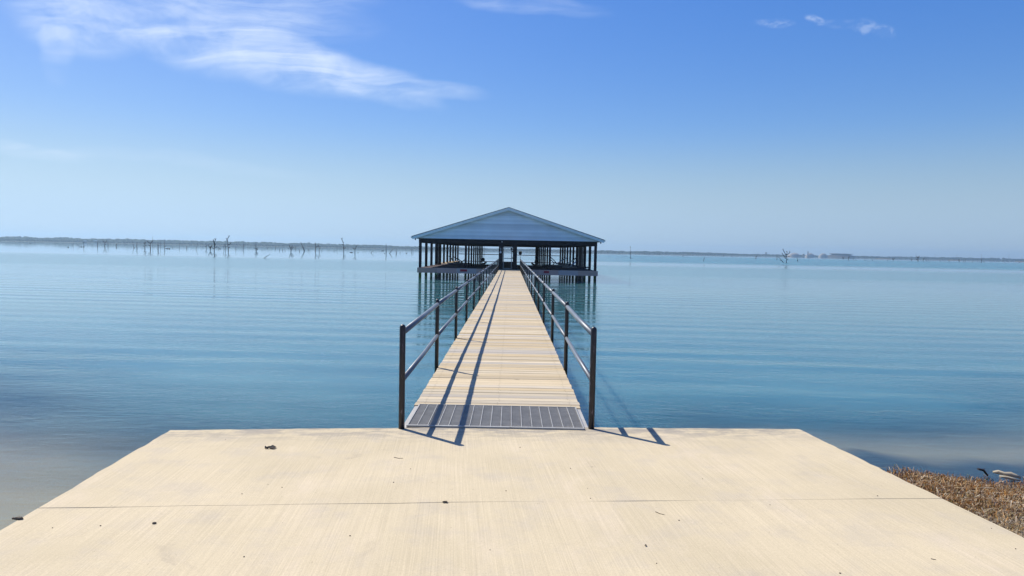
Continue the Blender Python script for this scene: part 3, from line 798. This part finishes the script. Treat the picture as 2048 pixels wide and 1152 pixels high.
# stumps and floating logs just breaking the surface
for (x, y, w, lab) in ((60.5, 487, 1.6, 'leftmost tiny dark stump far out before the shore'), (136.5, 495, 2.2, 'dark round stump left of the bowed stick'),
        (163, 494, 2.2, 'left stump of the dark pair under a thin snag'), (167.5, 494, 2.2, 'right stump of the dark pair under a thin snag'),
        (268, 496, 2.0, 'stump at the foot of the thin left leaning snag'), (339, 498, 2.2, 'dark stump at the end of a floating log'),
        (617, 500, 1.8, 'small dark stump right of the thick leaning pole'), (769, 507, 1.4, 'tiny stump at the foot of the branchless pole'),
        (813, 507, 2.0, 'lone dark stump closest to the boathouse eave'), (1264, 517.5, 1.4, 'tiny stump by the slim forked pole right of boathouse'),
        (716, 505.5, 1.4, 'tiny stump just right of the goblet snag'), (577, 498, 1.5, 'small stump left of the V shaped snag')):
    q = on_z(x, y, WATER); s = w * q.y / F_PX * .5
    b = MB(); b.tube([(0, 0, -.5), (0, 0, s * .6), (s * .15, 0, s * 1.5)], [s * 1.1, s, s * .75], 9); 
    tag(b.build('stump', 'snag', None, q), lab, 'stump', 'stumps breaking the lake surface')
for (x0, y0, x1, y1, w, lab) in ((331, 497, 337.5, 498.5, 1.2, 'floating dark log at the foot of a slim snag'), (700, 504.5, 706, 505.5, 1.4, 'floating log left of the goblet shaped snag'),
        (763, 502.5, 768, 501.5, 1.2, 'floating log left of the thick branchless pole')):
    a = on_z((x0 + x1) / 2, (y0 + y1) / 2, WATER); s = w * a.y / F_PX * .5; Y = a.y
    a, c_ = on_y(x0, y0, Y), on_y(x1, y1, Y + 2); a.z = WATER + s * .3; c_.z = WATER + s * .8
    b = MB(); m_ = (a + c_) / 2; b.tube([a - m_, Vector((0, 0, s * .4)), c_ - m_], [s, s * .9, s * .6], 8)
    b.tube([Vector((0, 0, s * .4)), Vector((s * 2, 0, s * 2.5))], [s * .4, s * .2], 6)
    tag(b.build('floating_log', 'snag', None, m_), lab, 'log', 'logs floating among the dead trees')

# ------------------------------------------------------------------ far shore
def interp(tab, x):
    for (x0, v0), (x1, v1) in zip(tab, tab[1:]):
        if x <= x1: return v0 + (v1 - v0) * max(0, (x - x0)) / (x1 - x0)
    return tab[-1][1]
DIST = [(-700, 1700), (0, 1750), (480, 1850), (840, 2000), (1200, 2200), (1600, 2500), (2048, 2500), (2800, 2500)]
TOPPX = [(-700, 13.5), (0, 12.5), (480, 11), (700, 9.5), (840, 7.6), (1200, 6.2), (1420, 7.0), (1520, 5), (1600, 5), (1720, 5.2), (2048, 7.0), (2800, 7)]
hm = MB(); fo = MB(); rows = []
px = -700; i = 0
while px < 2760:
    D = interp(DIST, px); q = on_y(px, 500, D); H = interp(TOPPX, px) * D / F_PX
    rows.append((q.x, D, H)); px += 25
vs = []
for (x, D, H) in rows:
    vs += [(x, D - 30, WATER - .4), (x, D - 10, WATER + .6), (x, D + 60, WATER + .16 * H), (x, D + 220, WATER + .32 * H), (x, D + 600, WATER + .5 * H), (x, D + 620, -3)]
fs = []
for i in range(len(rows) - 1):
    for k in range(5): fs.append((i * 6 + k, (i + 1) * 6 + k, (i + 1) * 6 + k + 1, i * 6 + k + 1))
hm.add(vs, fs, True); tag(hm.build('hills', 'hills'), kind='structure')
rr = random.Random(5); px = -700
while px < 2760:
    D = interp(DIST, px); H = interp(TOPPX, px) * D / F_PX; q = on_y(px, 500, D)
    nn = .85 + .2 * mnoise.noise(Vector((px * .02, 0, 0))) + .12 * mnoise.noise(Vector((px * .09, 4, 0)))
    for row, (dy, hh) in enumerate(((5, .55), (70, .75), (200, .98))):
        h = H * hh * nn * rr.uniform(.86, 1.06); w = rr.uniform(3.5, 6.5)
        base = WATER + (0 if row == 0 else H * (.12 if row == 1 else .28))
        zc = (base + h + WATER) / 2; rz = max(2.0, (h + WATER - base) / 2)
        fo.blob((q.x + rr.uniform(-3, 3), D + dy + rr.uniform(-8, 8), zc), w * 1.25, w, rz, 7, 5, .22, rr.random(), True)
    px += rr.uniform(2.2, 3.8)
tag(fo.build('distant_woodland', 'forest'), kind='stuff')
# white roofed houses on the left shore
for (x, y, w, lab) in ((170, 482.5, 5.5, 'left of two white roofed houses on the wooded far shore'), (190.5, 482, 5, 'right of two white roofed houses on the wooded far shore')):
    D = interp(DIST, x) - 16; q = on_y(x, y, D); s = w * D / F_PX / 2
    t = empty('house', (q.x, q.y, WATER)); tag(t, lab, 'house', 'white roofed houses on the far shore')
    z0 = .5; z1 = q.z - WATER
    b = MB(); b.box(-s * .9, s * .9, -3, 3, -.5, z1); b.build('wall', 'sand', t)
    b = MB(); b.prism([(-s, z1 - .2), (s, z1 - .2), (s * .6, z1 + 2.2), (-s * .6, z1 + 2.2)], -4, 3.5); b.build('roof', 'wallw', t)
# quarry heaps and plant on the right shore
def heap(x0, x1, ytop, m, lab, name='spoil_heap', D=2350, flat=.3, seed=1):
    a, c_ = on_y(x0, 510, D), on_y(x1, 510, D); xm = (x0 + x1) / 2; q = on_y(xm, ytop, D)
    W = c_.x - a.x; H = q.z - WATER; b = MB(); rr = random.Random(seed); n_ = 18; vs = []
    for j, (s, zf) in enumerate(((1, 0), (.8, .45), (.55, .8), (flat, 1), (flat * .3, 1.03))):
        for k in range(n_):
            t_ = 2 * PI * k / n_; jj = 1 + rr.uniform(-.08, .08)
            vs.append((math.cos(t_) * W / 2 * s * jj, math.sin(t_) * W / 3 * s * jj, H * zf * (1 + rr.uniform(-.06, .06)) - (.5 if j == 0 else 0)))
    fs = [(j * n_ + k, j * n_ + (k + 1) % n_, (j + 1) * n_ + (k + 1) % n_, (j + 1) * n_ + k) for j in range(4) for k in range(n_)]
    fs.append(tuple(range(4 * n_, 5 * n_))); b.add(vs, fs, True)
    return tag(b.build(name, m, None, (q.x, D, WATER)), lab, 'spoil heap', 'spoil heaps of the far quarry')
heap(1574, 1603, 506, 'spoil', 'pale pointed spoil heap behind the spreading dead tree', seed=1)
heap(1610, 1631, 506.5, 'spoil', 'narrow pale spoil heap beside the quarry tower', seed=2)
heap(1637, 1656, 507, 'spoil', 'low whitest spoil heap touching the long dark one', seed=3)
heap(1649, 1716, 507.6, 'darkspoil', 'long flat topped dark spoil heap on the right shore', flat=.7, seed=4, D=2360)
def tower(x, y0, w, lab):
    D = 2340; q = on_y(x, y0, D); s = w * D / F_PX / 2; H = q.z - WATER
    t = empty('quarry_tower', (q.x, q.y, WATER)); tag(t, lab, 'tower', 'quarry plant towers')
    b = MB()
    for sx in (-1, 1):
        for sy in (-1, 1): b.box(sx * s - .4, sx * s + .4, sy * s - .4, sy * s + .4, -.5, H * .62)
    b.box(-s * 1.3, s * 1.3, -s * 1.3, s * 1.3, H * .62 + .01, H); b.build('frame', 'mast', t)
    b = MB(); b.prism([(-s * 1.2, H + .01), (s * 1.2, H + .01), (0, H + s)], -s, s); b.build('roof', 'spoil', t)
tower(1532, 505, 2, 'small quarry tower left of the pale pointed heap'); tower(1616, 503, 1.4, 'tall quarry tower beside the narrow pale heap'); tower(1607, 508.5, 2.4, 'squat quarry plant block between two pale heaps')
for (x, y0, lab) in ((1832, 507, 'thin mast above the stout distant snag'), (1871, 508, 'thin mast midway along the right far shore'), (1913.6, 509, 'thin mast above the close trio of snags'),
                     (1963, 508, 'thin mast directly above the lone stub at far right'), (2018, 509, 'rightmost thin mast on the far shore')):
    D = 2440; q = on_y(x, y0, D); H = q.z - WATER
    t = empty('mast', (q.x, D, WATER)); tag(t, lab, 'mast', 'thin masts along the far shore')
    b = MB(); b.tube([(0, 0, 0), (0, 0, H)], [.55, .3], 6); b.build('pole', 'mast', t)
    b = MB(); b.box(-2.0, 2.0, -.2, .2, H * .9, H * .9 + .4); b.build('crossarm', 'mast', t)
for (x0, x1, y, lab) in ((1750, 1787, 517.6, None), (1898, 1920, 519.5, None), (2030, 2075, 523.2, None)):
    a, c_ = on_z(x0, y, WATER), on_z(x1, y + .4, WATER); D = min(a.y, 1500)
    a, c_ = on_y(x0, y, D), on_y(x1, y, D); b = MB(); W = (c_.x - a.x) / 2
    n_ = 20; vs = []
    for s, z in ((1, -.3), (.85, .7), (.5, 1.1)):
        for k in range(n_): vs.append((W * s * math.cos(2 * PI * k / n_), 18 * s * math.sin(2 * PI * k / n_), z * (1 + rr.uniform(-.2, .2))))
    b.add(vs, [(j * n_ + k, j * n_ + (k + 1) % n_, (j + 1) * n_ + (k + 1) % n_, (j + 1) * n_ + k) for j in range(2) for k in range(n_)] + [tuple(range(2 * n_, 3 * n_))], True)
    tag(b.build('sandbar', 'sand', None, ((a.x + c_.x) / 2, D, WATER)), kind='structure')

# ------------------------------------------------------------------ driftwood, litter and pebbles
q = on_z(2014, 951, -.84)
t = empty('driftwood_log', (q.x, q.y, gz(q.x, q.y))); tag(t, 'bleached split driftwood log lying at the water edge in the stubble', 'log')
t.rotation_euler = (0, .05, -.55)
b = MB(); b.tube([(-.14, 0, .075), (-.09, .004, .088), (-.03, -.003, .082), (.03, .003, .09), (.08, .0, .080), (.13, 0, .072)], [.012, .024, .020, .027, .021, .010], 9); b.build('upper_half', 'drift', t)
b = MB(); b.tube([(-.08, -.03, .05), (-.02, -.036, .054), (.04, -.03, .05), (.13, -.035, .045)], [.008, .017, .015, .008], 8); b.build('lower_half', 'drift', t)
a, c_ = on_z(1956, 938, -.78), on_z(1975, 947, -.86)
b = MB(); m_ = (a + c_) / 2; b.tube([a - m_, Vector((.01, 0, .012)), c_ - m_ + Vector((0, 0, -.02))], [.012, .014, .011], 7)
b.tube([Vector((.0, 0, .012)), Vector((.025, .01, .03))], [.005, .003], 5)
tag(b.build('stick', 'stick', None, m_), 'dark wet stick slanting from the stubble left of the driftwood log', 'stick')
# broken slab with a dark hollow beneath it at the lower right
q = on_z(2046, 1060, -.22)
b = MB(); rr = random.Random(9); n_ = 9
pr = [(math.cos(2 * PI * k / n_) * .15 * rr.uniform(.8, 1.1), math.sin(2 * PI * k / n_) * .09 * rr.uniform(.8, 1.1)) for k in range(n_)]
b.add([(x, y_, .05 + rr.uniform(-.01, .01)) for x, y_ in pr] + [(x * .85, y_ * .85, .085 + rr.uniform(-.008, .008)) for x, y_ in pr] + [(x * .9, y_ * .9, .015) for x, y_ in pr],
      [tuple(range(n_, 2 * n_))] + [(k, (k + 1) % n_, n_ + (k + 1) % n_, n_ + k) for k in range(n_)] + [(2 * n_ + k, 2 * n_ + (k + 1) % n_, (k + 1) % n_, k) for k in range(n_)])
tag(b.build('flat_stone', 'palestone', None, (q.x + .16, q.y + .02, gz(q.x, q.y) + .05)), 'pale flat stone propped over a dark hollow beside the pad edge', 'stone')
b = MB(); b.tube([(-.2, -.1, .03), (0, -.11, .045), (.22, -.13, .035)], [.02, .024, .02], 8)  # dark bar laid in as the shade of the hollow under the stone
tag(b.build('stick', 'stick', None, (q.x + .12, q.y + .02, gz(q.x, q.y) + .01)), 'dark bar standing in for the shade under the pale flat stone beside the pad', 'stick')
def litter(x, y, n_, s, lab, name, m='leaf', seed=0):
    """a curled clump of dry leaf scraps lying on the pad"""
    q = on_pad(x, y); rr = random.Random(seed); b = MB()
    for k in range(n_):
        a = rr.uniform(0, 2 * PI); cx, cy = rr.uniform(-1, 1) * s, rr.uniform(-.6, .6) * s; w = s * rr.uniform(.3, .55); l = s * rr.uniform(.5, .9)
        ca, sa = math.cos(a), math.sin(a); zz = [.004, .002 + s * rr.uniform(.1, .5), .004 + s * rr.uniform(.3, .7)]
        vs = []
        for j in range(4):
            u = j / 3 - .5
            for v, z in ((-.5, zz[1]), (0, zz[0]), (.5, zz[2])):
                k_ = 1 - (2 * u) ** 2 * .7; X, Y_ = u * l * 2, v * w * 2 * k_
                vs.append((cx + X * ca - Y_ * sa, cy + X * sa + Y_ * ca, z * k_ + .002))
        lo = len(vs); vs += [(a_, b_, z_ - .0015) for a_, b_, z_ in vs]
        fs = []
        for j in range(3):
            for e in range(2):
                i0 = j * 3 + e; fs += [(i0, i0 + 3, i0 + 4, i0 + 1), (lo + i0, lo + i0 + 1, lo + i0 + 4, lo + i0 + 3)]
        for e0, e1 in ((0, 3), (3, 6), (6, 9), (9, 10), (10, 11), (11, 8), (8, 5), (5, 2), (2, 1), (1, 0)): fs.append((e0, lo + e0, lo + e1, e1))
        b.add(vs, fs, False)
    return tag(b.build(name, m, None, q), lab, 'leaf litter', 'scraps of dry leaf on the concrete')
litter(540, 897, 6, .030, 'curled grey brown leaf scraps on the concrete left of the pier', 'leaf_clump', 'leaf', 2)
litter(890, 1005.5, 7, .013, 'small dark leaf clump lying right on the concrete joint', 'leaf_clump', 'pebble', 3)
litter(1290, 1092, 3, .008, 'tiny speck of leaf scrap on the right half of the concrete', 'leaf_clump', 'pebble', 5)
def pebble(x, y, s, lab, m='pebble', seed=0, group='pebbles lying on the concrete pad'):
    q = on_pad(x, y); b = MB(); b.blob((0, 0, s * .45), s * 1.25, s, s * .6, 9, 6, .14, seed)
    tag(b.build('pebble', m, None, q), lab, 'pebble', group)
pebble(308.5, 1047.5, .010, 'grey rounded pebble alone on the left front of the concrete', 'pebble', 1)
b = MB(); q = on_pad(37, 1038.5); b.blob((0, 0, .006), .03, .013, .009, 10, 6, .18, 4); b.blob((-.028, .004, .004), .014, .011, .006, 8, 5, .2, 5)
tag(b.build('stone', 'pebble', None, q), 'flat dark stone lying on the very left edge of the concrete', 'stone')
TINY = 'tiny dark speck of grit lying on the pale concrete'
for i, (x, y) in enumerate(((451, 879), (484, 988), (201, 1052), (105, 1056), (488, 1114), (536, 969), (564, 975), (787, 965), (1184, 934), (1141, 937), (1175, 977), (1181, 997), (1358, 1041),
                            (1405, 958), (1755, 992), (1983, 1057), (2031, 1098), (1680, 1147), (1313, 1127), (1012, 982), (921, 885), (821, 938), (1040, 895), (1540, 1010), (700, 1072), (980, 1100))):
    q = on_pad(x, y); s = (.0025 + .0016 * ((i * 7) % 5) / 4) ; b = MB(); b.blob((0, 0, s * .5), s * 1.2, s, s * .7, 7, 5, .15, i)
    tag(b.build('grit', 'pebble', None, q), TINY, 'grit', 'specks of grit on the concrete')
def twig(pts, rad, lab):
    q = on_pad(*pts[0]); b = MB(); ps = [on_pad(*u) - q + Vector((0, 0, rad)) for u in pts]
    b.tube(ps, [rad, rad * .9, rad * .6][:len(ps)], 6); tag(b.build('twig', 'stick', None, q), lab, 'twig', 'twigs on the concrete')
twig([(788, 915), (797, 917), (806, 917)], .0022, 'thin twig on the concrete left of the railing shadow')
twig([(1311, 1024), (1320, 1028), (1329, 1030)], .002, 'thin twig on the right of the concrete just below the joint')
twig([(1862, 1118), (1866, 1119), (1872, 1120)], .002, 'short thin twig on the lower right of the concrete')

# ------------------------------------------------------------------ haze
hz = MB(); hz.box(-6500, 6500, -310, 4190, -4.4, 45)
m, nt, out = mat('lake_haze'); n = N(nt)
v = n.new('ShaderNodeVolumePrincipled'); v.inputs['Color'].default_value = (.52, .78, 1, 1); v.inputs['Density'].default_value = .00022
v.inputs['Anisotropy'].default_value = .35
n.link(v.outputs[0], out.inputs[1])
tag(hz.build('haze', m), kind='stuff')

# ------------------------------------------------------------------ light and sky
SUN_EL = math.radians(49); sdir = Vector((-.725, .688, 0)).normalized()
sd = Vector((sdir.x * math.cos(SUN_EL), sdir.y * math.cos(SUN_EL), math.sin(SUN_EL)))
L = bpy.data.lights.new('sun', 'SUN'); L.energy = 4.0; L.angle = math.radians(.5); L.color = (1, .94, .85)
so = bpy.data.objects.new('sun', L); C.objects.link(so); so.rotation_euler = sd.to_track_quat('Z', 'Y').to_euler()
W = bpy.data.worlds.new("World"); bpy.context.scene.world = W; W.use_nodes = True
nt = W.node_tree; nt.nodes.clear(); n = N(nt)
wo = n.new('ShaderNodeOutputWorld'); bg = n.new('ShaderNodeBackground'); bg.inputs[1].default_value = .088
sky = n.new('ShaderNodeTexSky'); sky.sky_type = 'NISHITA'; sky.sun_disc = False
sky.sun_elevation = SUN_EL; sky.sun_rotation = math.atan2(sdir.x, sdir.y)
sky.air_density = 1.0; sky.dust_density = .5; sky.ozone_density = 3.0; sky.altitude = 100
hs = n.new('ShaderNodeHueSaturation'); hs.inputs['Hue'].default_value = .514; hs.inputs['Saturation'].default_value = 1.36; n.link(sky.outputs[0], hs.inputs['Color']); SKY = 1
d = n.new('ShaderNodeTexCoord').outputs['Generated']; dx, dy, dz = n.sep(d)[0:3]
yy = n.math('MAXIMUM', dy, .05); u = n.math('DIVIDE', dx, yy); v_ = n.math('DIVIDE', dz, yy)
uv = n.comb(u, v_, 0.0)
bw = n.new('ShaderNodeRGBToBW'); n.link(sky.outputs[0], bw.inputs[0])
low = n.new('ShaderNodeMix', data_type='RGBA', blend_type='MULTIPLY'); low.inputs[0].default_value = 1
low.inputs[6].default_value = (.62, .865, 1.16, 1)
cc_ = n.new('ShaderNodeCombineColor')
for i_ in range(3): n.link(bw.outputs[0], cc_.inputs[i_])
n.link(cc_.outputs[0], low.inputs[7])
skyc = n.mix(n.smooth(dz, .18, .03, 0, .88), hs.outputs[0], low.outputs[2])
# thin even veil: compresses the bright glow towards the sun
veil = n.math('MULTIPLY', n.math('POWER', n.math('MULTIPLY', bw.outputs[0], 1 / 2.87), -.36), 1.02)
skyc = n.mulc(skyc, veil)
wn = n.new('ShaderNodeTexNoise'); n.link(n.scale(uv, (5, 9, 1)), wn.inputs['Vector']); wn.inputs['Detail'].default_value = 4; wn.inputs['Scale'].default_value = 1
sub_ = n.new('ShaderNodeVectorMath', operation='SUBTRACT'); n.link(wn.outputs['Color'], sub_.inputs[0]); sub_.inputs[1].default_value = (.5, .5, .5)
mu = n.new('ShaderNodeVectorMath', operation='MULTIPLY'); n.link(sub_.outputs[0], mu.inputs[0]); mu.inputs[1].default_value = (.10, .05, 0)
ad = n.new('ShaderNodeVectorMath', operation='ADD'); n.link(uv, ad.inputs[0]); n.link(mu.outputs[0], ad.inputs[1])
wu, wv = n.sep(ad.outputs[0])[0:2]
def ell(cx, cy, rx, ry, ang, w):
    dd = ray(cx, cy); cu, cv = dd.x / dd.y, dd.z / dd.y; a = -math.radians(ang)
    ux, vy = n.math('ADD', wu, -cu), n.math('ADD', wv, -cv)
    a1 = n.math('ADD', n.math('MULTIPLY', ux, math.cos(a) * F_PX / rx), n.math('MULTIPLY', vy, math.sin(a) * F_PX / rx))
    b1 = n.math('ADD', n.math('MULTIPLY', ux, -math.sin(a) * F_PX / ry), n.math('MULTIPLY', vy, math.cos(a) * F_PX / ry))
    r2 = n.math('ADD', n.math('MULTIPLY', a1, a1), n.math('MULTIPLY', b1, b1))
    return n.smooth(r2, 1.6, 0.0, 0.0, w)
mask = None
for e in ((150, 35, 130, 60, 10, .75), (380, 10, 330, 55, 5, .65), (430, 70, 250, 50, 12, .9), (530, 118, 240, 50, 10, .75), (700, 140, 165, 36, 20, .9), (830, 178, 130, 13, 5, .42),
          (110, 95, 32, 60, 0, .35), (610, 15, 130, 34, -10, .35), (30, 290, 150, 16, 8, .35), (1050, 2, 140, 16, 5, .36), (330, 320, 320, 14, 5, .14)):
    v1 = ell(*e); mask = v1 if mask is None else n.math('SUBTRACT', n.math('ADD', mask, v1), n.math('MULTIPLY', mask, v1))
fib = n.noise(n.scale(ad.outputs[0], (4, 26, 1), (0, 0, .22)), 1, 7, .62, 1.2)
fib2 = n.noise(n.scale(ad.outputs[0], (9, 16, 1), (0, 0, .3)), 1, 6, .6, .6)
tex = n.math('ADD', n.math('MULTIPLY', fib, .65), n.math('MULTIPLY', fib2, .35))
cl = n.math('MULTIPLY', mask, n.smooth(tex, .32, .68, .08, 1.0))
small = None
for e in ((1627, 42, 20, 8, 20, .5), (1556, 46, 34, 7, 6, .3), (1757, 68, 28, 13, 8, .5), (1716, 58, 16, 18, -25, .38), (1690, 50, 50, 9, 5, .16)):
    v1 = ell(*e); small = v1 if small is None else n.math('MAXIMUM', small, v1)
f3 = n.noise(n.scale(ad.outputs[0], (45, 60, 1), (0, 0, .3)), 1, 4, .6, .5)
cl = n.math('MAXIMUM', cl, n.math('MULTIPLY', small, n.smooth(f3, .40, .66, .05, .8)))
cl = n.math('MULTIPLY', cl, n.smooth(dy, .06, .2))
col = n.mix(n.math('MULTIPLY', cl, .74), skyc, (6.6, 7.3, 8.3, 1))
n.link(col, bg.inputs[0]); n.link(bg.outputs[0], wo.inputs[0])
sc = bpy.context.scene
sc.view_settings.view_transform = 'Standard'; sc.view_settings.look = 'None'; sc.view_settings.gamma = 1; sc.view_settings.use_curve_mapping = False
sc.view_settings.exposure = 0.66
sc.cycles.max_bounces = 8; sc.cycles.transparent_max_bounces = 8; sc.cycles.volume_bounces = 0
